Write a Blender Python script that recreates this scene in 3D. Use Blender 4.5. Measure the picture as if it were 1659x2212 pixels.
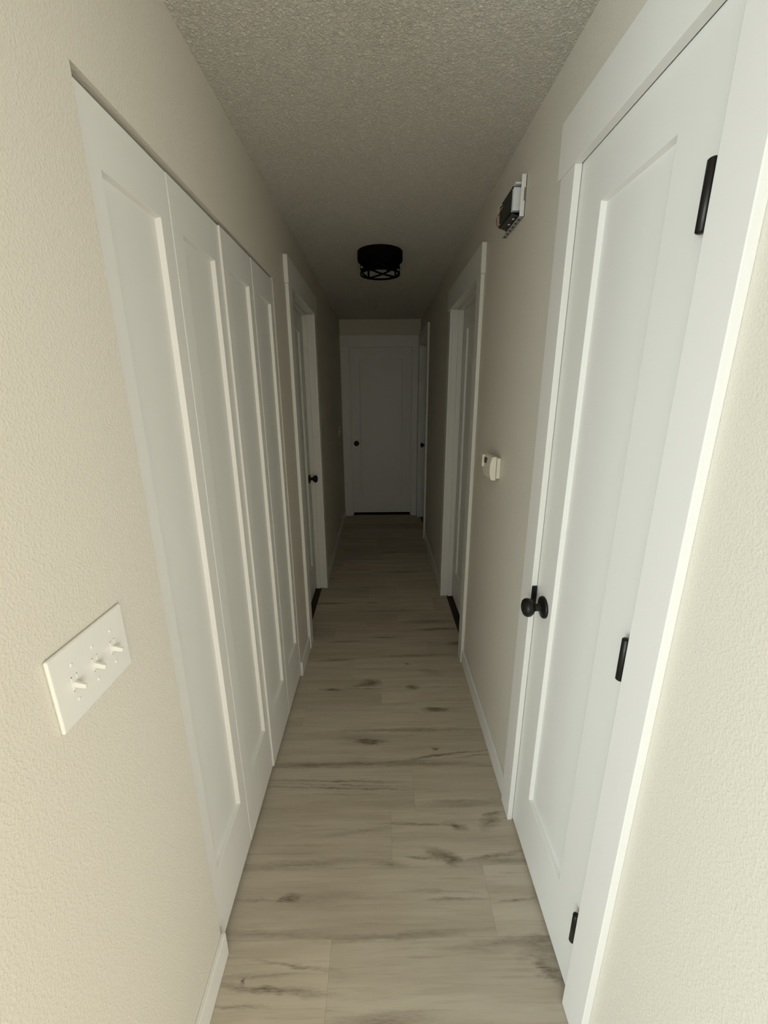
import bpy, bmesh, math, random
from mathutils import Vector, Matrix

random.seed(7)
for o in list(bpy.data.objects):
    bpy.data.objects.remove(o, do_unlink=True)
scn = bpy.context.scene
COL = scn.collection

# ---------------------------------------------------------------- camera
FPX, YAW, PITCH, ROLL, CAMH = 887.27, 0.008836, 0.282853, -0.006103, 1.5996
cam_d = bpy.data.cameras.new('camera')
cam = bpy.data.objects.new('camera', cam_d)
COL.objects.link(cam)
cam_d.sensor_fit = 'HORIZONTAL'
cam_d.sensor_width = 36.0
cam_d.lens = 36.0 * FPX / 1659.0
cam_d.clip_start = 0.02
fw = Vector((math.sin(YAW) * math.cos(PITCH), math.cos(YAW) * math.cos(PITCH), -math.sin(PITCH)))
rt = Vector((math.cos(YAW), -math.sin(YAW), 0))
up = rt.cross(fw)
r2 = rt * math.cos(ROLL) + up * math.sin(ROLL)
u2 = -rt * math.sin(ROLL) + up * math.cos(ROLL)
m = Matrix((r2, u2, -fw)).transposed().to_4x4()
m.translation = (0, 0, CAMH)
cam.matrix_world = m
scn.camera = cam

# ---------------------------------------------------------------- world and daylight
world = bpy.data.worlds.new('overcast_sky')
scn.world = world
world.use_nodes = True
world.node_tree.nodes['Background'].inputs[0].default_value = (0.80, 0.92, 1.0, 1)
world.node_tree.nodes['Background'].inputs[1].default_value = 1.0

def area(name, loc, target, sx, sy, power, color):
    d = bpy.data.lights.new(name, 'AREA')
    d.shape = 'RECTANGLE'
    d.size, d.size_y, d.energy, d.color = sx, sy, power, color
    o = bpy.data.objects.new(name, d)
    COL.objects.link(o)
    o.location = loc
    dirv = Vector(target) - Vector(loc)
    o.rotation_euler = dirv.to_track_quat('-Z', 'Y').to_euler()
    return o
# daylight by the left window and glass door behind; right light added to brighten the left wall
area('daylight_left_window', (-2.32, -2.25, 1.24), (0, -2.25, 1.24), 2.4, 1.8, 140, (0.87, 1.0, 1.07))
area('added_right_light', (1.82, -2.25, 1.24), (0, -2.25, 1.24), 2.4, 1.8, 88, (1.0, 0.965, 0.88))
area('daylight_glass_door', (-0.70, -3.72, 1.08), (-0.70, 0, 1.08), 1.7, 1.95, 2, (1.0, 0.93, 0.76))

scn.view_settings.view_transform = 'Standard'
scn.view_settings.look = 'None'
scn.view_settings.gamma = 1.0
scn.view_settings.use_curve_mapping = False
scn.view_settings.exposure = 0.0

# ---------------------------------------------------------------- materials
def new_mat(name):
    mt = bpy.data.materials.new(name)
    mt.use_nodes = True
    nt = mt.node_tree
    return mt, nt, nt.nodes['Principled BSDF']

def noise(nt, vec, scale, detail=2.0, rough=0.5, dims='3D'):
    n = nt.nodes.new('ShaderNodeTexNoise')
    n.noise_dimensions = dims
    n.inputs['Scale'].default_value = scale
    n.inputs['Detail'].default_value = detail
    n.inputs['Roughness'].default_value = rough
    if vec is not None:
        nt.links.new(vec, n.inputs['Vector'])
    return n

def math_n(nt, op, a, b=None, c=None, clamp=False):
    n = nt.nodes.new('ShaderNodeMath')
    n.operation = op
    n.use_clamp = clamp
    for i, v in enumerate((a, b, c)):
        if v is None:
            continue
        if isinstance(v, (int, float)):
            n.inputs[i].default_value = v
        else:
            nt.links.new(v, n.inputs[i])
    return n.outputs[0]

def maprange(nt, v, a, b, c, d, smooth=False):
    n = nt.nodes.new('ShaderNodeMapRange')
    n.interpolation_type = 'SMOOTHSTEP' if smooth else 'LINEAR'
    nt.links.new(v, n.inputs['Value'])
    for k, x in zip(('From Min', 'From Max', 'To Min', 'To Max'), (a, b, c, d)):
        n.inputs[k].default_value = x
    return n.outputs['Result']

def mixc(nt, fac, a, b, blend='MIX'):
    n = nt.nodes.new('ShaderNodeMix')
    n.data_type = 'RGBA'
    n.blend_type = blend
    if isinstance(fac, (int, float)):
        n.inputs[0].default_value = fac
    else:
        nt.links.new(fac, n.inputs[0])
    for i, v in ((6, a), (7, b)):
        if isinstance(v, tuple):
            n.inputs[i].default_value = v
        else:
            nt.links.new(v, n.inputs[i])
    return n.outputs[2]

def bump(nt, height, strength, dist, bsdf):
    b = nt.nodes.new('ShaderNodeBump')
    b.inputs['Strength'].default_value = strength
    b.inputs['Distance'].default_value = dist
    nt.links.new(height, b.inputs['Height'])
    nt.links.new(b.outputs[0], bsdf.inputs['Normal'])

def position(nt):
    return nt.nodes.new('ShaderNodeNewGeometry').outputs['Position']

def paint(name, col, rough=0.5, var=0.03, scale=60, bs=0.1, bd=0.0006, spec=0.3):
    mt, nt, b = new_mat(name)
    p = position(nt)
    n = noise(nt, p, 3.0, 3)
    c2 = tuple(max(0, x * (1 - var * 2)) for x in col)
    nt.links.new(mixc(nt, n.outputs['Fac'], c2 + (1,), tuple(col) + (1,)), b.inputs['Base Color'])
    b.inputs['Roughness'].default_value = rough
    b.inputs['Specular IOR Level'].default_value = spec
    n2 = noise(nt, p, scale, 3)
    bump(nt, n2.outputs['Fac'], bs, bd, b)
    return mt

def orange_peel(name, col):
    mt, nt, b = new_mat(name)
    p = position(nt)
    big = noise(nt, p, 1.3, 2)
    c2 = tuple(x * 0.95 for x in col)
    nt.links.new(mixc(nt, big.outputs['Fac'], c2 + (1,), tuple(col) + (1,)), b.inputs['Base Color'])
    b.inputs['Roughness'].default_value = 0.62
    b.inputs['Specular IOR Level'].default_value = 0.25
    n1 = noise(nt, p, 230, 2, 0.5)
    n2 = noise(nt, p, 100, 1, 0.5)
    h = math_n(nt, 'ADD', maprange(nt, n1.outputs['Fac'], 0.42, 0.72, 0, 1, True),
               math_n(nt, 'MULTIPLY', n2.outputs['Fac'], 0.7))
    bump(nt, h, 0.30, 0.0012, b)
    return mt

def popcorn(name, col):
    mt, nt, b = new_mat(name)
    p = position(nt)
    n1 = noise(nt, p, 185, 3, 0.65)
    n2 = noise(nt, p, 80, 2, 0.5)
    g1 = maprange(nt, n1.outputs['Fac'], 0.36, 0.66, 0.0, 1.0, True)
    g2 = maprange(nt, n2.outputs['Fac'], 0.30, 0.65, 0.35, 1.0)
    h = math_n(nt, 'MULTIPLY', g1, g2)
    dark = tuple(x * 0.74 for x in col)
    nt.links.new(mixc(nt, h, dark + (1,), tuple(col) + (1,)), b.inputs['Base Color'])
    b.inputs['Roughness'].default_value = 0.9
    b.inputs['Specular IOR Level'].default_value = 0.1
    bump(nt, h, 0.9, 0.0045, b)
    return mt

# grain marks of the boards: centre x, y, half length, half width, tilt in degrees, strength
MARKS = [
    (-.307, .948, .030, .014, 0, 1.1), (-.22, .945, .14, .020, 2, .35), (-.42, .945, .07, .006, 0, .5),
    (.200, 1.075, .060, .022, -12, .85), (.245, 1.056, .030, .020, -30, .7), (.120, 1.066, .060, .005, -3, .8),
    (.390, 1.068, .125, .007, 7, .7), (.42, 1.050, .14, .012, 1, .5),
    (-.28, 1.050, .26, .016, 2, .55), (.03, 1.046, .06, .010, -4, .6),
    (.410, 1.190, .055, .026, 25, .7), (.285, 1.174, .040, .014, -15, .8), (.14, 1.184, .17, .006, -2, .75),
    (-.10, 1.160, .20, .010, 5, .4), (.44, 1.222, .06, .006, 10, .6),
    (-.19, 1.372, .33, .0045, -2, .75), (-.16, 1.352, .32, .0035, -2.5, .6), (-.15, 1.338, .30, .0055, -2, .85),
    (-.20, 1.310, .22, .004, -1, .4), (.32, 1.275, .22, .010, 1, .5), (.34, 1.258, .20, .010, 1, .45),
    (-.058, 1.578, .060, .017, -3, 1.15), (-.10, 1.585, .12, .030, -2, .35), (.248, 1.530, .011, .009, 0, 1.3),
    (.20, 1.487, .085, .008, 9, 1.0), (.36, 1.508, .15, .006, 6, .85), (.42, 1.492, .12, .005, 5, .6),
    (-.30, 1.453, .24, .015, 1, .75), (.15, 1.452, .26, .012, 0, .6), (-.01, 1.462, .3, .006, 2, .4),
    (.270, 1.780, .062, .018, 0, 1.1), (.35, 1.782, .14, .020, 0, .35), (.10, 1.828, .25, .012, 4, .35),
    (-.04, 1.645, .30, .010, 2, .55), (.25, 1.642, .24, .014, 0, .6),
    (-.065, 1.990, .060, .030, -3, 1.0), (-.130, 1.965, .080, .010, 4, .7), (-.290, 1.938, .060, .013, -4, .95),
    (-.12, 1.943, .16, .006, 1, .7), (.172, 1.950, .042, .020, 0, 1.1), (.32, 1.952, .15, .005, 0, .7),
    (.08, 1.96, .07, .022, 0, .35), (.30, 2.08, .09, .03, -12, .45),
    (.154, 2.160, .016, .011, 0, 1.1), (-.28, 2.206, .14, .012, 4, .65), (.22, 2.242, .30, .012, 1, .6),
    (.472, .760, .040, .018, -35, .8), (.440, .810, .050, .025, 30, .4), (.48, .80, .03, .05, 0, .5),
    (-.32, .732, .17, .0085, -4, .85), (-.26, .782, .12, .005, -6, .7), (-.36, .762, .14, .006, 2, .5),
    (-.40, .700, .10, .005, -2, .5), (-.395, .752, .010, .006, 0, 1.1),
    (.05, .846, .28, .010, 2, .55), (.36, .826, .16, .012, 4, .5), (-.35, .856, .20, .009, -2, .45), (.0, .668, .14, .02, 2, .6),
    (.24, .938, .10, .006, 1, .65), (.20, .962, .12, .005, -4, .45), (.44, .935, .08, .004, 5, .6),
    (.42, 2.545, .15, .013, 2, 1.0), (.33, 2.528, .06, .010, 0, .8), (.02, 2.446, .10, .012, -3, .8),
    (-.26, 2.400, .12, .010, 3, .6), (.485, 2.370, .045, .022, 0, .9), (.35, 2.640, .20, .03, 0, .7),
    (-.42, 2.922, .17, .018, 0, .9), (-.068, 2.930, .045, .013, 0, 1.0), (.10, 2.80, .30, .014, 1, .55),
    (-.1, 3.2, .2, .02, 0, .5), (.2, 3.5, .2, .02, 0, .5), (.1, 4.0, .1, .03, 0, .6),
]

def wood(name, marks=True):
    mt, nt, b = new_mat(name)
    p = position(nt)
    info = nt.nodes.new('ShaderNodeObjectInfo')
    rnd = info.outputs['Random']
    # a grain space of its own for every board
    off = nt.nodes.new('ShaderNodeCombineXYZ')
    nt.links.new(math_n(nt, 'MULTIPLY', rnd, 37.0), off.inputs[0])
    nt.links.new(math_n(nt, 'MULTIPLY', rnd, 11.0), off.inputs[2])
    pa = nt.nodes.new('ShaderNodeVectorMath')
    pa.operation = 'ADD'
    nt.links.new(p, pa.inputs[0])
    nt.links.new(off.outputs[0], pa.inputs[1])
    def stretched(sx, sy):
        mp = nt.nodes.new('ShaderNodeMapping')
        mp.inputs['Scale'].default_value = (sx, sy, 1)
        nt.links.new(pa.outputs[0], mp.inputs['Vector'])
        return mp.outputs[0]
    broad = noise(nt, stretched(1.1, 12), 1.6, 3, 0.55).outputs['Fac']
    mid = noise(nt, stretched(2.2, 55), 2.0, 4, 0.6).outputs['Fac']
    fine = noise(nt, stretched(9, 330), 2.0, 3, 0.6).outputs['Fac']
    spots = noise(nt, stretched(26, 260), 1.6, 3, 0.6).outputs['Fac']
    base = mixc(nt, maprange(nt, broad, 0.30, 0.72, 0, 1, True), (0.455, 0.392, 0.303, 1), (0.560, 0.492, 0.392, 1))
    base = mixc(nt, math_n(nt, 'MULTIPLY', maprange(nt, mid, 0.50, 0.78, 0, 1, True), 0.50), base, (0.300, 0.248, 0.182, 1))
    base = mixc(nt, math_n(nt, 'MULTIPLY', maprange(nt, fine, 0.45, 0.75, 0, 1, True), 0.18), base, (0.310, 0.258, 0.190, 1))
    hv = nt.nodes.new('ShaderNodeHueSaturation')
    nt.links.new(base, hv.inputs['Color'])
    nt.links.new(maprange(nt, rnd, 0, 1, 0.90, 1.08), hv.inputs['Value'])
    base = hv.outputs[0]
    if marks:
        wn = noise(nt, stretched(9, 34), 1.6, 4, 0.62)
        wv = nt.nodes.new('ShaderNodeVectorMath')
        wv.operation = 'MULTIPLY_ADD'
        nt.links.new(wn.outputs['Color'], wv.inputs[0])
        wv.inputs[1].default_value = (0.10, 0.026, 0)
        ctr = nt.nodes.new('ShaderNodeVectorMath')
        ctr.operation = 'ADD'
        nt.links.new(p, ctr.inputs[0])
        ctr.inputs[1].default_value = (-0.05, -0.013, 0)
        nt.links.new(ctr.outputs[0], wv.inputs[2])
        tot = None
        for (x, y, rx, ry, rot, s) in MARKS:
            mp = nt.nodes.new('ShaderNodeMapping')
            mp.vector_type = 'TEXTURE'
            mp.inputs['Location'].default_value = (x, y, 0)
            mp.inputs['Rotation'].default_value = (0, 0, math.radians(rot))
            mp.inputs['Scale'].default_value = (rx * 1.35, ry * 1.35, 10)
            nt.links.new(wv.outputs[0], mp.inputs['Vector'])
            g = nt.nodes.new('ShaderNodeTexGradient')
            g.gradient_type = 'SPHERICAL'
            nt.links.new(mp.outputs[0], g.inputs[0])
            tot = math_n(nt, 'MULTIPLY', g.outputs['Fac'], s) if tot is None else \
                math_n(nt, 'MULTIPLY_ADD', g.outputs['Fac'], s, tot)
        ragged = maprange(nt, spots, 0.28, 0.66, 0.35, 1.25)
        mk = math_n(nt, 'MULTIPLY', maprange(nt, tot, 0.02, 0.95, 0, 0.88), ragged, clamp=True)
        base = mixc(nt, mk, base, (0.125, 0.095, 0.066, 1))
    nt.links.new(base, b.inputs['Base Color'])
    b.inputs['Roughness'].default_value = 0.72
    b.inputs['Specular IOR Level'].default_value = 0.12
    bump(nt, fine, 0.12, 0.0006, b)
    return mt

def metal(name, col, rough, metallic=0.7):
    mt, nt, b = new_mat(name)
    p = position(nt)
    n = noise(nt, p, 220, 2)
    nt.links.new(maprange(nt, n.outputs['Fac'], 0.3, 0.7, rough * 0.85, rough * 1.15), b.inputs['Roughness'])
    nt.links.new(mixc(nt, n.outputs['Fac'], tuple(x * 0.85 for x in col) + (1,), tuple(col) + (1,)), b.inputs['Base Color'])
    b.inputs['Metallic'].default_value = metallic
    return mt

M = {
    'wall': orange_peel('greige_wall_paint', (0.700, 0.655, 0.565)),
    'ceil': popcorn('popcorn_ceiling', (0.950, 0.905, 0.815)),
    'trim': paint('white_trim_paint', (0.795, 0.780, 0.735), 0.38, 0.015, 90, 0.06, 0.0005, 0.4),
    'door': paint('white_door_paint', (0.790, 0.776, 0.730), 0.42, 0.015, 140, 0.08, 0.0004, 0.4),
    'wood': wood('pale_oak_plank'),
    'woodplain': wood('pale_oak_floor', False),
    'sub': paint('dark_subfloor', (0.060, 0.042, 0.028), 0.8, 0.15),
    'black': metal('oil_rubbed_bronze', (0.016, 0.014, 0.012), 0.36, 0.5),
    'blackmatte': metal('matte_black_steel', (0.003, 0.0028, 0.0025), 0.7, 0.0),
    'lampblack': paint('lamp_black_enamel', (0.0025, 0.0024, 0.0022), 0.8, 0.05, 60, 0.0, 0.0001, 0.05),
    'plastic': paint('white_switch_plastic', (0.80, 0.78, 0.72), 0.30, 0.01, 60, 0.0, 0.0001, 0.5),
    'ivory': paint('ivory_thermostat_plastic', (0.79, 0.75, 0.63), 0.40, 0.02, 60, 0.02, 0.0002, 0.4),
    'lcd': paint('dark_display', (0.035, 0.032, 0.026), 0.25, 0.05),
    'galv': metal('galvanised_steel', (0.52, 0.52, 0.49), 0.5, 0.3),
    'darksteel': metal('dark_steel', (0.085, 0.085, 0.080), 0.5, 0.5),
    'chimeblack': paint('black_chime_plastic', (0.022, 0.021, 0.020), 0.45, 0.1),
    'chimewhite': paint('white_chime_plastic', (0.78, 0.80, 0.82), 0.45, 0.01),
    'wire_red': paint('red_wire', (0.22, 0.05, 0.04), 0.5, 0.05),
    'wire_tan': paint('tan_wire', (0.42, 0.30, 0.16), 0.5, 0.05),
    'wire_white': paint('white_wire', (0.65, 0.62, 0.58), 0.5, 0.05),
    'bulb': paint('frosted_unlit_bulb', (0.45, 0.44, 0.42), 0.3, 0.02),
    'frame': paint('white_window_frame', (0.80, 0.80, 0.78), 0.4, 0.01),
}

# ---------------------------------------------------------------- helpers
WLOC = {}
def world_loc(o):
    return WLOC.get(o.name, Vector((0, 0, 0)))

def tag(o, label=None, cat=None, group=None, kind=None):
    for k, v in (('label', label), ('category', cat), ('group', group), ('kind', kind)):
        if v:
            o[k] = v
    return o

def empty(name, loc, label=None, cat=None, group=None, kind=None):
    o = bpy.data.objects.new(name, None)
    COL.objects.link(o)
    o.empty_display_size = 0.05
    o.location = loc
    WLOC[o.name] = Vector(loc)
    return tag(o, label, cat, group, kind)

def box(bm, x0, x1, y0, y1, z0, z1):
    vs = [bm.verts.new((x, y, z)) for x in (x0, x1) for y in (y0, y1) for z in (z0, z1)]
    for f in ((0, 1, 3, 2), (4, 6, 7, 5), (0, 4, 5, 1), (2, 3, 7, 6), (0, 2, 6, 4), (1, 5, 7, 3)):
        bm.faces.new([vs[i] for i in f])
    return vs

def obj(name, bm, mat, parent=None, bev=0.0, smooth=False, seg=2):
    bmesh.ops.recalc_face_normals(bm, faces=bm.faces)
    xs = [v.co for v in bm.verts]
    lo = Vector((min(v.x for v in xs), min(v.y for v in xs), min(v.z for v in xs)))
    hi = Vector((max(v.x for v in xs), max(v.y for v in xs), max(v.z for v in xs)))
    c = (lo + hi) / 2
    if parent is None:
        c.z = lo.z
    for v in bm.verts:
        v.co -= c
    me = bpy.data.meshes.new(name)
    bm.to_mesh(me)
    bm.free()
    me.materials.append(M[mat])
    if smooth:
        for p in me.polygons:
            p.use_smooth = True
    o = bpy.data.objects.new(name, me)
    COL.objects.link(o)
    WLOC[o.name] = c.copy()
    if parent is not None:
        o.parent = parent
        o.location = c - world_loc(parent)
    else:
        o.location = c
    if bev:
        b = o.modifiers.new('bevel', 'BEVEL')
        b.width = bev
        b.segments = seg
        b.limit_method = 'ANGLE'
        b.angle_limit = math.radians(40)
    return o

def bobj(name, b6, mat, parent=None, bev=0.0, **kw):
    bm = bmesh.new()
    box(bm, *b6)
    return obj(name, bm, mat, parent, bev, **kw)

def lathe(bm, prof, origin, axis, seg=40):
    """prof: list of (radius, distance along axis)"""
    a = Vector(axis).normalized()
    e1 = a.orthogonal().normalized()
    e2 = a.cross(e1)
    o = Vector(origin)
    rings = []
    for r, d in prof:
        if r < 1e-6:
            rings.append([bm.verts.new(o + a * d)])
        else:
            rings.append([bm.verts.new(o + a * d + (e1 * math.cos(t) + e2 * math.sin(t)) * r)
                          for t in [2 * math.pi * i / seg for i in range(seg)]])
    for r0, r1 in zip(rings, rings[1:]):
        if len(r0) == 1 and len(r1) == 1:
            continue
        for i in range(seg):
            j = (i + 1) % seg
            if len(r0) == 1:
                bm.faces.new((r0[0], r1[i], r1[j]))
            elif len(r1) == 1:
                bm.faces.new((r0[i], r0[j], r1[0]))
            else:
                bm.faces.new((r0[i], r0[j], r1[j], r1[i]))

def tube(bm, pts, r, seg=8):
    pts = [Vector(p) for p in pts]
    rings = []
    prev = None
    for i, p in enumerate(pts):
        d = (pts[min(i + 1, len(pts) - 1)] - pts[max(i - 1, 0)]).normalized()
        e1 = d.orthogonal().normalized() if prev is None else (prev - d * prev.dot(d)).normalized()
        prev = e1
        e2 = d.cross(e1)
        rings.append([bm.verts.new(p + (e1 * math.cos(t) + e2 * math.sin(t)) * r)
                      for t in [2 * math.pi * k / seg for k in range(seg)]])
    for a, b in zip(rings, rings[1:]):
        for k in range(seg):
            bm.faces.new((a[k], a[(k + 1) % seg], b[(k + 1) % seg], b[k]))
    bm.faces.new(rings[0][::-1])
    bm.faces.new(rings[-1])

# ---------------------------------------------------------------- room sizes (metres)
XL, XR, YE, H = -0.4745, 0.5008, 5.346, 2.44
WT = 0.118                       # wall thickness
YL0, YR0 = 0.22, 0.02            # where the hall walls begin, beside the camera
HEAD = 2.135                     # top of every cased opening
DOORS = {                        # cased opening inner edges along the wall
    'left': (2.41, 3.19), 'near': (0.697, 1.195), 'mid': (2.25, 3.03), 'far': (4.475, 5.255),
}
CLO = (0.808, 2.060, 2.097)      # closet opening
RX0, RX1, RY0 = -2.4, 1.9, -3.8  # room behind the camera

# ---------------------------------------------------------------- floor
floor = bobj('floor', (RX0, RX1, RY0 - 0.2, YE + 0.7, -0.10, -0.008), 'sub')
tag(floor, 'pale greige oak plank floor running down the hallway', 'floor', kind='structure')
W0, PW = 1.038, 0.197
JOINTS = {-2: [-.160], -1: [.347], 0: [.031], 1: [.129], 2: [], 3: [-.401], 4: [-.003], 5: [-.171], 6: [.30],
          7: [-.32], 8: [.12], 9: [.41], 10: [-.10]}
FX0, FX1 = XL - 0.032, XR + 0.032
def plank(x0, x1, y0, y1):
    g = 0.00012
    bm = bmesh.new()
    box(bm, x0 + g, x1 - g, y0 + g, y1 - g, -0.008, 0.0)
    top = [e for e in bm.edges if all(v.co.z > -0.001 for v in e.verts)]
    bmesh.ops.bevel(bm, geom=top, offset=0.0003, segments=1, affect='EDGES')
    return obj('plank', bm, 'wood', floor)
for k in range(-6, 22):
    y0 = W0 + PW * k
    y1 = min(y0 + PW, YE + 0.06)
    js = JOINTS.get(k)
    if js is None:
        js = [random.uniform(-.42, .45)]
    cuts = [FX0] + sorted(js) + [FX1]
    for a, b in zip(cuts, cuts[1:]):
        plank(a, b, y0, y1)
bobj('room_floor', (RX0, RX1, RY0, W0 - 6 * PW - 0.001, -0.0079, 0.0), 'woodplain', floor)

# ---------------------------------------------------------------- ceiling and walls
tag(bobj('ceiling', (RX0 - 0.2, RX1 + 0.2, RY0 - 0.2, YE + 0.7, H, H + 0.1), 'ceil'),
    'popcorn textured ceiling above the hallway', 'ceiling', kind='structure')

def wall_with_openings(name, x0, x1, y0, y1, opens, label):
    """opens: list of (ya, yb, ztop)"""
    bm = bmesh.new()
    y = y0
    for ya, yb, zt in sorted(opens):
        box(bm, x0, x1, y, ya, 0, H)
        box(bm, x0, x1, ya, yb, zt, H)
        y = yb
    if y1 - y > 1e-4:
        box(bm, x0, x1, y, y1, 0, H)
    bmesh.ops.remove_doubles(bm, verts=bm.verts, dist=1e-5)
    return tag(obj(name, bm, 'wall'), label, 'wall', kind='structure')
J = 0.018                        # jamb board
def ro(n):
    a, b = DOORS[n]
    return (a - J, b + J, HEAD + J)
wl = wall_with_openings('wall_left', XL - WT, XL, YL0, YE, [CLO, ro('left')],
                        'greige textured wall on the left with closet and door openings')
wr = wall_with_openings('wall_right', XR, XR + WT, YR0, YE, [ro('near'), ro('mid'), ro('far')],
                        'greige textured wall on the right with three door openings')
EX0, EX1 = -0.370, 0.408         # end door opening
bm = bmesh.new()
box(bm, XL - 0.7, EX0 - J, YE, YE + WT, 0, H)
box(bm, EX1 + J, XR + 0.7, YE, YE + WT, 0, H)
box(bm, EX0 - J, EX1 + J, YE, YE + WT, HEAD + J, H)
tag(obj('wall_end', bm, 'wall'), 'greige wall around the dark far end door', 'wall', kind='structure')

# added unseen walls behind the doors that keep stray light out
bm = bmesh.new()
box(bm, XL - 0.78, XL - 0.70, YL0 + WT, YE + 0.7, 0, H)
box(bm, XR + 0.70, XR + 0.78, YR0 + WT, YE + 0.7, 0, H)
box(bm, XL - 0.78, XR + 0.78, YE + 0.62, YE + 0.70, 0, H)
tag(obj('wall_light_block', bm, 'wall'), 'added unseen walls behind the doors that block stray light', 'wall', kind='structure')
# the lit room behind the camera
bm = bmesh.new()
box(bm, RX0, XL - WT, YL0, YL0 + WT, 0, H)
box(bm, XR + WT, RX1, YR0, YR0 + WT, 0, H)
GD = (-1.55, 0.15, 0.06, 2.08)
box(bm, RX0 - WT, GD[0], RY0 - WT, RY0, 0, H)
box(bm, GD[1], RX1 + WT, RY0 - WT, RY0, 0, H)
box(bm, GD[0], GD[1], RY0 - WT, RY0, GD[3], H)
box(bm, GD[0], GD[1], RY0 - WT, RY0, 0, GD[2])
SW = (-3.45, -1.05, 0.34, 2.14)
for xa, xb in ((RX0 - WT, RX0), (RX1, RX1 + WT)):
    box(bm, xa, xb, RY0, SW[0], 0, H)
    box(bm, xa, xb, SW[1], YL0 + WT, 0, H)
    box(bm, xa, xb, SW[0], SW[1], SW[3], H)
    box(bm, xa, xb, SW[0], SW[1], 0, SW[2])
tag(obj('wall_room', bm, 'wall'), 'greige walls of the daylit room behind the camera', 'wall', kind='structure')
w1 = empty('window_1', (-0.7, RY0, 0), 'white framed glass door of the room behind', 'window', kind='structure')
for i, b6 in enumerate(((GD[0], GD[0] + .05), (GD[1] - .05, GD[1]), (-0.725, -0.675))):
    bobj('window_frame', (b6[0], b6[1], RY0 - 0.09, RY0 - 0.03, GD[2], GD[3]), 'frame', w1)
for nm, xa, lab in (('window_2', RX0 - 0.09, 'white framed left window of the room behind'),
                    ('window_added', RX1 + 0.03, 'white framed right window added to light the left wall')):  # unseen right window, added to go with the left wall's extra light
    w2 = empty(nm, (xa, -2.25, SW[2]), lab, 'window', kind='structure')
    for a, b_ in ((SW[0], SW[0] + .05), (SW[1] - .05, SW[1]), (-2.275, -2.225)):
        bobj('window_frame', (xa, xa + 0.06, a, b_, SW[2], SW[3]), 'frame', w2)

# ---------------------------------------------------------------- baseboards
BH, BT = 0.090, 0.012
def baseboard(name, segs, side, label):
    root = empty(name, (XL if side < 0 else XR, segs[0][0], 0), label, 'baseboard', kind='structure')
    for a, b in segs:
        x0, x1 = (XL, XL + BT) if side < 0 else (XR - BT, XR)
        bobj('board', (x0, x1, a, b, 0.0005, BH), 'trim', root, 0.002)
CW, CT = 0.085, 0.018            # casing width, thickness
baseboard('baseboard_left', [(YL0, 0.814), (2.058, DOORS['left'][0] - CW), (DOORS['left'][1] + CW, YE)], -1,
          'white baseboard along the left wall')
baseboard('baseboard_right', [(YR0, DOORS['near'][0] - CW), (DOORS['near'][1] + CW, DOORS['mid'][0] - CW),
                              (DOORS['mid'][1] + CW, DOORS['far'][0] - CW)], 1,
          'white baseboard along the right wall')

# ---------------------------------------------------------------- frames: u along the wall, n out of the wall face, z up
def frame_map(kind):
    if kind == 'L':
        return lambda u, n, z: (XL + n, u, z)
    if kind == 'R':
        return lambda u, n, z: (XR - n, u, z)
    return lambda u, n, z: (u, YE - n, z)

def mbox(bm, f, u0, u1, n0, n1, z0, z1):
    a, b = f(u0, n0, z0), f(u1, n1, z1)
    box(bm, min(a[0], b[0]), max(a[0], b[0]), min(a[1], b[1]), max(a[1], b[1]), z0, z1)

def mobj(name, f, dims, mat, parent, bev=0.0):
    bm = bmesh.new()
    mbox(bm, f, *dims)
    return obj(name, bm, mat, parent, bev)

def casing(name, side, a, b, label, stop_n=None, over=(0.012, 0.012), legs=(None, None)):
    f = frame_map(side)
    root = empty(name, f((a + b) / 2, 0, 0), label, 'door trim', kind='structure')
    l0 = legs[0] if legs[0] is not None else a - CW
    l1 = legs[1] if legs[1] is not None else b + CW
    mobj('side_casing', f, (l0, a, 0, CT, 0.001, HEAD), 'trim', root, 0.0015)
    mobj('side_casing', f, (b, l1, 0, CT, 0.001, HEAD), 'trim', root, 0.0015)
    mobj('head_casing', f, (l0 - over[0], l1 + over[1], 0, CT + 0.004, HEAD, HEAD + 0.127), 'trim', root, 0.0015)
    r = 0.005
    mobj('jamb', f, (a - J, a - r, -WT, -0.0002, 0.001, HEAD), 'trim', root)
    mobj('jamb', f, (b + r, b + J, -WT, -0.0002, 0.001, HEAD), 'trim', root)
    mobj('jamb_head', f, (a - J, b + J, -WT, -0.0002, HEAD + r, HEAD + J), 'trim', root)
    if stop_n is not None:
        s0, s1 = stop_n
        mobj('door_stop', f, (a - r, a + 0.007, s0, s1, 0.001, HEAD + r - 0.012), 'trim', root, 0.001)
        mobj('door_stop', f, (b - 0.007, b + r, s0, s1, 0.001, HEAD + r - 0.012), 'trim', root, 0.001)
        mobj('door_stop', f, (a - r, b + r, s0, s1, HEAD + r - 0.012, HEAD + r), 'trim', root, 0.001)
    return root

def shaker(name, f, u0, u1, z0, z1, n, thick, pu0, pu1, pz0, pz1, root, depth=0.013, slope=0.004, mat='door'):
    """frame of stiles and rails with a sunk flat panel as its own part"""
    bm = bmesh.new()
    def ring(a, b, c, d, nn):
        return [bm.verts.new(f(u, nn, z)) for u, z in ((a, c), (b, c), (b, d), (a, d))]
    o = ring(u0, u1, z0, z1, n)
    i1 = ring(pu0, pu1, pz0, pz1, n)
    i2 = ring(pu0 + slope, pu1 - slope, pz0 + slope, pz1 - slope, n - depth)
    bk = ring(u0, u1, z0, z1, n - thick)
    for A, B in ((o, i1), (i1, i2), (o, bk)):
        for k in range(4):
            bm.faces.new((A[k], A[(k + 1) % 4], B[(k + 1) % 4], B[k]))
    bm.faces.new(bk)
    bm.faces.new(i2)
    fr = obj(name, bm, mat, root, 0.0012)
    return fr

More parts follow.
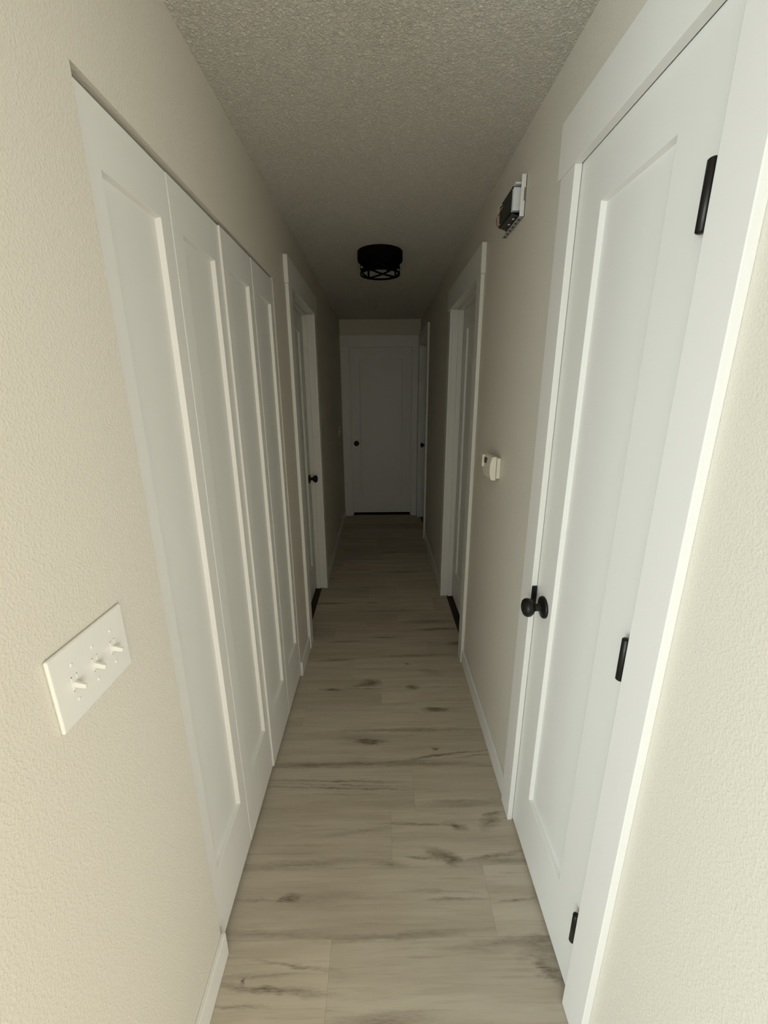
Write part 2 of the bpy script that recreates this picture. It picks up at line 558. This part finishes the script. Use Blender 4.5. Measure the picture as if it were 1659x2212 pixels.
def panel_of(fr, f, pu0, pu1, pz0, pz1, n, depth=0.013, slope=0.004, mat='door'):
    return mobj('panel', f, (pu0 + slope, pu1 - slope, n - depth - 0.0005, n - depth + 0.0006, pz0 + slope, pz1 - slope), mat, fr)

def knob(root, f, u, n, z, parent_name='knob'):
    o = f(u, n, z)
    ax = Vector(f(u, n + 1, z)) - Vector(o)
    bm = bmesh.new()
    prof = [(0.0, 0.0275), (0.0125, 0.028), (0.012, 0.030), (0.0165, 0.0335), (0.0235, 0.038), (0.0280, 0.0445),
            (0.0292, 0.0510), (0.0280, 0.0570), (0.0240, 0.0625), (0.0170, 0.0658), (0.0090, 0.0672), (0.0, 0.0675)]
    lathe(bm, prof, o, ax)
    k = obj('knob', bm, 'black', root, smooth=True)
    bm = bmesh.new()
    lathe(bm, [(0.0, 0.0002), (0.0340, 0.0002), (0.0345, 0.003), (0.0330, 0.0070), (0.0300, 0.0085), (0.0170, 0.0100),
               (0.0120, 0.0125), (0.0115, 0.0270), (0.0, 0.0275)], o, ax)
    obj('rosette', bm, 'black', k, smooth=True)
    return k

# ---------------------------------------------------------------- closet bifold doors on the left
fL, fR, fE = frame_map('L'), frame_map('R'), frame_map('E')
LW = (CLO[1] - CLO[0] - 0.006) / 4
def bifold(idx, name, nrec, label):
    root = empty(name, fL(CLO[0] + 0.003 + LW * (2 * idx + 1), nrec - 0.017, 0), label, 'closet door',
                 'bifold closet doors', kind='structure')
    for k in range(2):
        u0 = CLO[0] + 0.003 + LW * (2 * idx + k) + 0.001
        u1 = u0 + LW - 0.002
        n = nrec + (0.0012 if k else 0.0)
        pu0, pu1, pz0, pz1 = u0 + 0.056, u1 - 0.048, 0.258, 1.980
        fr = shaker('leaf', fL, u0, u1, 0.016, 2.088, n, 0.034, pu0, pu1, pz0, pz1, root)
        panel_of(fr, fL, pu0, pu1, pz0, pz1, n)
bifold(0, 'door_1', -0.0120, 'white bifold closet door nearest the triple light switch')
bifold(1, 'door_2', -0.0045, 'white bifold closet door farther from the triple light switch')
# track under the closet head
mobj('trim_1', fL, (CLO[0] + 0.004, CLO[1] - 0.004, -0.060, -0.020, 2.0900, 2.0960), 'blackmatte', None)
tag(bpy.data.objects['trim_1'], 'dark top track above the bifold closet doors', 'door track', kind='structure')

# ---------------------------------------------------------------- hinged doors
a, b = DOORS['left']
casing('trim_2', 'L', a, b, 'white casing around the left wall door past the closet', (-0.074, -0.040))
d = empty('door_3', fL(b, -0.075, 0), 'white panel door with black knob on the left wall past the closet', 'door', kind='structure')
NS = -0.0755
s = shaker('slab', fL, a - 0.002, b + 0.002, 0.018, HEAD + 0.002, NS, 0.035, a + 0.115, b - 0.115, 0.255, 2.005, d)
panel_of(s, fL, a + 0.115, b - 0.115, 0.255, 2.005, NS)
knob(d, fL, b - 0.064, NS, 0.962)

a, b = DOORS['mid']
casing('trim_3', 'R', a, b, 'white casing around the right wall door beyond the thermostat', (-0.074, -0.040))
d = empty('door_4', fR(b, -0.075, 0), 'white panel door on the right wall beyond the thermostat', 'door', kind='structure')
s = shaker('slab', fR, a - 0.002, b + 0.002, 0.018, HEAD + 0.002, NS, 0.035, a + 0.115, b - 0.115, 0.255, 2.005, d)
panel_of(s, fR, a + 0.115, b - 0.115, 0.255, 2.005, NS)
knob(d, fR, a + 0.064, NS, 0.962)

a, b = DOORS['far']
casing('trim_4', 'R', a, b, 'white casing around the right wall door beside the end door', (-0.074, -0.040), over=(0.012, 0.0), legs=(None, YE - 0.024))
d = empty('door_5', fR(b, -0.075, 0), 'white panel door with black knob on the right wall beside the end door', 'door', kind='structure')
s = shaker('slab', fR, a - 0.002, b + 0.002, 0.018, HEAD + 0.002, NS, 0.035, a + 0.115, b - 0.115, 0.255, 2.005, d)
panel_of(s, fR, a + 0.115, b - 0.115, 0.255, 2.005, NS)
knob(d, fR, b - 0.064, NS, 0.962)

casing('trim_5', 'E', EX0, EX1, 'white casing around the door at the far end', (-0.074, -0.040), over=(0, 0), legs=(XL + 0.0005, XR - 0.0225))
d = empty('door_6', fE(EX1, -0.075, 0), 'white door with round black knob closing the far end of the hall', 'door', kind='structure')
s = shaker('slab', fE, EX0 - 0.002, EX1 + 0.002, 0.022, HEAD + 0.002, NS, 0.035, EX0 + 0.115, EX1 - 0.115, 0.255, 2.005, d, depth=0.006, slope=0.012)
panel_of(s, fE, EX0 + 0.115, EX1 - 0.115, 0.255, 2.005, NS, depth=0.006, slope=0.012)
knob(d, fE, EX0 + 0.064, NS, 0.962)

# near closet door on the right, flush with the hall side
a, b = DOORS['near']
t6 = casing('trim_6', 'R', a, b, 'white casing around the near right closet door', (-0.060, -0.038))
d = empty('door_7', fR(a, -0.004, 0), 'white panel closet door with black hinges at the near right', 'door', kind='structure')
NN = -0.0015
s = shaker('slab', fR, a - 0.002, b + 0.0035, 0.012, HEAD + 0.001, NN, 0.035, 0.831, 1.078, 0.250, 2.012, d)
panel_of(s, fR, 0.831, 1.078, 0.250, 2.012, NN)
knob(d, fR, 1.131, NN, 0.960)
for zc in (1.876, 1.078, 0.277):
    bm = bmesh.new()
    c0 = fR(a + 0.0125, 0.0125, zc - 0.049)
    lathe(bm, [(0.0, 0.0), (0.0040, 0.0), (0.0066, 0.0012), (0.0084, 0.003), (0.0084, 0.095), (0.0066, 0.0968), (0.0040, 0.098),
               (0.0, 0.098)], c0, (0, 0, 1), 24)
    h = obj('hinge', bm, 'black', d, smooth=True)
    mobj('hinge_leaf', fR, (a + 0.0005, a + 0.0075, -0.0010, 0.0050, zc - 0.047, zc + 0.047), 'black', h)
mobj('strike_plate', fR, (b - 0.0030, b + 0.004, -0.001, 0.0165, 0.925, 1.002), 'black', t6, 0.0028)
bpy.data.objects['strike_plate']['label'] = 'black strike plate'

# ---------------------------------------------------------------- triple light switch
def switch(name, side, uc, zc, gangs, w, h, label):
    f = frame_map(side)
    root = empty(name, f(uc, 0, zc - h / 2), label, 'light switch')
    pl = mobj('plate', f, (uc - w / 2, uc + w / 2, 0.0002, 0.0065, zc - h / 2, zc + h / 2), 'plastic', root, 0.0045)
    pl.modifiers['bevel'].segments = 4
    for g in range(gangs):
        u = uc + (g - (gangs - 1) / 2) * 0.0462
        # raised collar round the slot
        bm = bmesh.new()
        for q in ((u - 0.0062, u - 0.0050, zc - 0.0125, zc + 0.0125), (u + 0.0050, u + 0.0062, zc - 0.0125, zc + 0.0125),
                  (u - 0.0062, u + 0.0062, zc + 0.0113, zc + 0.0125), (u - 0.0062, u + 0.0062, zc - 0.0125, zc - 0.0113)):
            mbox(bm, f, q[0], q[1], 0.0060, 0.0070, q[2], q[3])
        tg = obj('slot', bm, 'plastic', root)
        # toggle: tapered stub pointing out and down
        bm = bmesh.new()
        n0, n1 = 0.004, 0.0225
        ring0 = [f(u + du, n0, zc + dz) for du, dz in ((-.0032, -.0075), (.0032, -.0075), (.0032, .0030), (-.0032, .0030))]
        ring1 = [f(u + du, n1 + dn, zc + dz) for du, dz, dn in ((-.0026, -.0105, -.001), (.0026, -.0105, -.001), (.0026, -.0035, .001), (-.0026, -.0035, .001))]
        v0 = [bm.verts.new(p) for p in ring0]
        v1 = [bm.verts.new(p) for p in ring1]
        for k in range(4):
            bm.faces.new((v0[k], v0[(k + 1) % 4], v1[(k + 1) % 4], v1[k]))
        bm.faces.new(v0)
        bm.faces.new(v1)
        obj('toggle', bm, 'plastic', root, 0.0009)
        for dz in (0.0302, -0.0302):
            bm = bmesh.new()
            o = f(u, 0.0062, zc + dz)
            ax = Vector(f(u, 1, zc)) - Vector(f(u, 0, zc))
            lathe(bm, [(0, 0), (0.0030, 0), (0.0030, 0.0008), (0.0022, 0.0014), (0.0, 0.0016)], o, ax, 14)
            obj('screw', bm, 'plastic', root, smooth=False)
    return root
switch('light_switch', 'L', 0.581, 1.178, 3, 0.172, 0.125, 'white three-toggle light switch plate on the near left wall')
switch('light_switch', 'L', 4.84, 1.170, 1, 0.072, 0.116, 'small single light switch in the dark on the far left wall')

# ---------------------------------------------------------------- thermostat
root = empty('thermostat', fR(1.74, 0, 1.25), 'ivory thermostat on the right wall between two doors', 'thermostat')
mobj('base', fR, (1.684, 1.797, 0.0002, 0.0170, 1.2500, 1.3365), 'ivory', root, 0.003)
bm = bmesh.new()
prof = [(1.2440, .0195), (1.2435, .034), (1.2475, .0395), (1.2700, .0455), (1.2950, .0465), (1.3200, .0440), (1.3390, .0385),
        (1.3425, .034), (1.3420, .0195)]
ra = [bm.verts.new(fR(1.680, n, z)) for z, n in prof]
rb = [bm.verts.new(fR(1.802, n, z)) for z, n in prof]
for k in range(len(prof)):
    q = (k + 1) % len(prof)
    bm.faces.new((ra[k], ra[q], rb[q], rb[k]))
bm.faces.new(ra)
bm.faces.new(rb)
cv = obj('cover', bm, 'ivory', root, 0.002)
mobj('display', fR, (1.742, 1.778, 0.0430, 0.0475, 1.306, 1.330), 'lcd', cv, 0.001)
mobj('setting_slider', fR, (1.786, 1.800, 0.040, 0.0530, 1.285, 1.338), 'ivory', cv, 0.003)

# ---------------------------------------------------------------- doorbell chime without its cover
root = empty('doorbell_chime', fR(1.735, 0, 2.176), 'open doorbell chime without its cover, high on the right wall', 'door chime')
CY0, CY1, CZ0, CZ1 = 1.627, 1.842, 2.177, 2.299
mobj('mounting_plate', fR, (CY0, CY1, 0.0002, 0.0022, CZ0, CZ1), 'chimeblack', root)
fl = mobj('side_flange', fR, (CY0 - 0.0005, CY0 + 0.0025, 0.0022, 0.0175, CZ0, CZ1), 'plastic', root, 0.0008)
fl['label'] = 'white side flange'
mobj('slot', fR, (CY0 - 0.0012, CY0 + 0.0002, 0.004, 0.0065, CZ0 + 0.045, CZ0 + 0.083), 'chimeblack', fl)
bf = mobj('bottom_flange', fR, (CY0 + 0.003, CY1, 0.0022, 0.0170, CZ0, CZ0 + 0.002), 'galv', root)
for i in range(6):
    u = CY0 + 0.025 + i * 0.033
    mobj('slot', fR, (u, u + 0.016, 0.006, 0.0125, CZ0 - 0.0008, CZ0 + 0.0003), 'chimeblack', bf)
mobj('body', fR, (CY0 + 0.0445, CY1 - 0.008, 0.0022, 0.0330, CZ0 + 0.030, CZ1 - 0.016), 'chimeblack', root, 0.002)
wb = mobj('resonator_box', fR, (CY0 + 0.026, CY0 + 0.0440, 0.0050, 0.0345, CZ0 + 0.026, CZ0 + 0.095), 'chimewhite', root, 0.0012)
wb['label'] = 'white resonator box'
mobj('top_bar', fR, (CY0 + 0.022, CY0 + 0.050, 0.006, 0.0310, CZ0 + 0.103, CZ0 + 0.1085), 'chimewhite', root, 0.001)
# angled bracket below the box
bm = bmesh.new()
for q in ((CY0 + 0.030, CY0 + 0.165),):
    v = [bm.verts.new(fR(u, n, z)) for u in q for n, z in ((0.006, CZ0 + 0.006), (0.036, CZ0 + 0.016), (0.036, CZ0 + 0.019), (0.006, CZ0 + 0.009))]
    for fc in ((0, 1, 2, 3), (7, 6, 5, 4), (0, 4, 5, 1), (1, 5, 6, 2), (2, 6, 7, 3), (3, 7, 4, 0)):
        bm.faces.new([v[i] for i in fc])
br = obj('bracket', bm, 'darksteel', root)
br['label'] = 'dark steel bracket'
for u in (CY0 + 0.055, CY0 + 0.105):
    bm = bmesh.new()
    lathe(bm, [(0, 0), (0.0045, 0), (0.0045, 0.0012), (0.002, 0.002), (0, 0.002)], fR(u, 0.022, CZ0 + 0.0105), (0, 0, -1), 14)
    obj('screw', bm, 'chimewhite', br)
for i, (mt, pts) in enumerate((
    ('wire_red', [(CY1 - 0.012, .012, 2.205), (CY1 - 0.004, .035, 2.215), (CY1 - 0.012, .044, 2.238), (CY1 - 0.022, .034, 2.256), (CY1 - 0.03, .028, 2.262)]),
    ('wire_tan', [(CY1 - 0.030, .012, 2.208), (CY1 - 0.026, .040, 2.220), (CY1 - 0.034, .046, 2.244), (CY1 - 0.045, .036, 2.262), (CY1 - 0.052, .030, 2.268)]),
    ('wire_white', [(CY1 - 0.004, .008, 2.215), (CY1 + 0.001, .026, 2.232), (CY1 - 0.006, .040, 2.252), (CY1 - 0.030, .040, 2.272), (CY1 - 0.045, .030, 2.276)]),
)):
    # smooth the polyline
    P = [Vector(fR(u, n, z)) for u, n, z in pts]
    fine = []
    for k in range(len(P) - 1):
        p0, p1, p2, p3 = P[max(k - 1, 0)], P[k], P[k + 1], P[min(k + 2, len(P) - 1)]
        for t in [x / 6 for x in range(6)]:
            fine.append(0.5 * ((2 * p1) + (p2 - p0) * t + (2 * p0 - 5 * p1 + 4 * p2 - p3) * t * t + (3 * p1 - p0 - 3 * p2 + p3) * t ** 3))
    fine.append(P[-1])
    bm = bmesh.new()
    tube(bm, fine, 0.0016)
    w = obj('wire', bm, mt, root, smooth=True)
    w['label'] = mt.split('_')[1] + ' wire'

# ---------------------------------------------------------------- ceiling light
LC = Vector((0.0105, 2.90, H))
root = empty('ceiling_light', tuple(LC), 'black flush ceiling light with an open strap cage, unlit', 'ceiling light')
bm = bmesh.new()
lathe(bm, [(0.0, 0.0005), (0.1385, 0.0005), (0.1405, 0.003), (0.1405, 0.052), (0.1385, 0.055), (0.1180, 0.055), (0.1175, 0.050), (0.0, 0.050)], LC, (0, 0, -1), 64)
cn = obj('canopy', bm, 'lampblack', root, smooth=True)
mod = cn.modifiers.new('edges', 'EDGE_SPLIT')
mod.split_angle = math.radians(35)
RC, ZT, ZB = 0.1235, 0.055, 0.129
bm = bmesh.new()
lathe(bm, [(RC - .0025, ZT), (RC + .0015, ZT), (RC + .0015, ZT + .012), (RC - .0025, ZT + .012), (RC - .0025, ZT)], LC, (0, 0, -1), 64)
obj('upper_ring', bm, 'lampblack', root)
bm = bmesh.new()
lathe(bm, [(RC - .0050, ZB - .010), (RC + .0020, ZB - .010), (RC + .0020, ZB + .001), (RC - .0050, ZB + .001), (RC - .0050, ZB - .010)], LC, (0, 0, -1), 64)
obj('lower_ring', bm, 'lampblack', root)
def strap(t0, t1, z0, z1, wdt=0.011, steps=10):
    bm = bmesh.new()
    prev = None
    for k in range(steps + 1):
        t = t0 + (t1 - t0) * k / steps
        z = z0 + (z1 - z0) * k / steps
        tang = Vector((-math.sin(t) * RC * (t1 - t0), math.cos(t) * RC * (t1 - t0), -(z1 - z0))).normalized()
        rad = Vector((math.cos(t), math.sin(t), 0))
        side = tang.cross(rad).normalized()
        c = LC + rad * RC + Vector((0, 0, -z))
        ring = [bm.verts.new(c + side * sgn * wdt / 2 + rad * rr) for sgn, rr in ((-1, -.0012), (1, -.0012), (1, .0012), (-1, .0012))]
        if prev:
            for i in range(4):
                bm.faces.new((prev[i], prev[(i + 1) % 4], ring[(i + 1) % 4], ring[i]))
        else:
            bm.faces.new(ring)
        prev = ring
    bm.faces.new(prev)
    return bm
T0 = math.radians(37)
for k in range(4):
    t0 = T0 + k * 2 * math.pi / 4
    t1 = t0 + 2 * math.pi / 4
    obj('cage_post', strap(t0, t0 + 1e-4, ZT + .006, ZB - .004, 0.015, 2), 'lampblack', root)
    obj('cage_strap', strap(t0, t1, ZT + .008, ZB - .006), 'lampblack', root)
    obj('cage_strap', strap(t1, t0, ZT + .008, ZB - .006), 'lampblack', root)
for sx in (-0.052, 0.052):
    bm = bmesh.new()
    lathe(bm, [(0, .045), (0.017, .045), (0.017, .074), (0.013, .078), (0.012, .094), (0.008, .099), (0, .100)], LC + Vector((sx, 0.03, 0)), (0, 0, -1), 20)
    obj('lamp_socket', bm, 'lampblack', root, smooth=False)

# shade-smooth where the profile is round but edges must stay crisp
for o in COL.objects:
    if o.type == 'MESH' and o.name.split('.')[0] in ('knob', 'rosette', 'hinge'):
        md = o.modifiers.new('edges', 'EDGE_SPLIT')
        md.split_angle = math.radians(50)
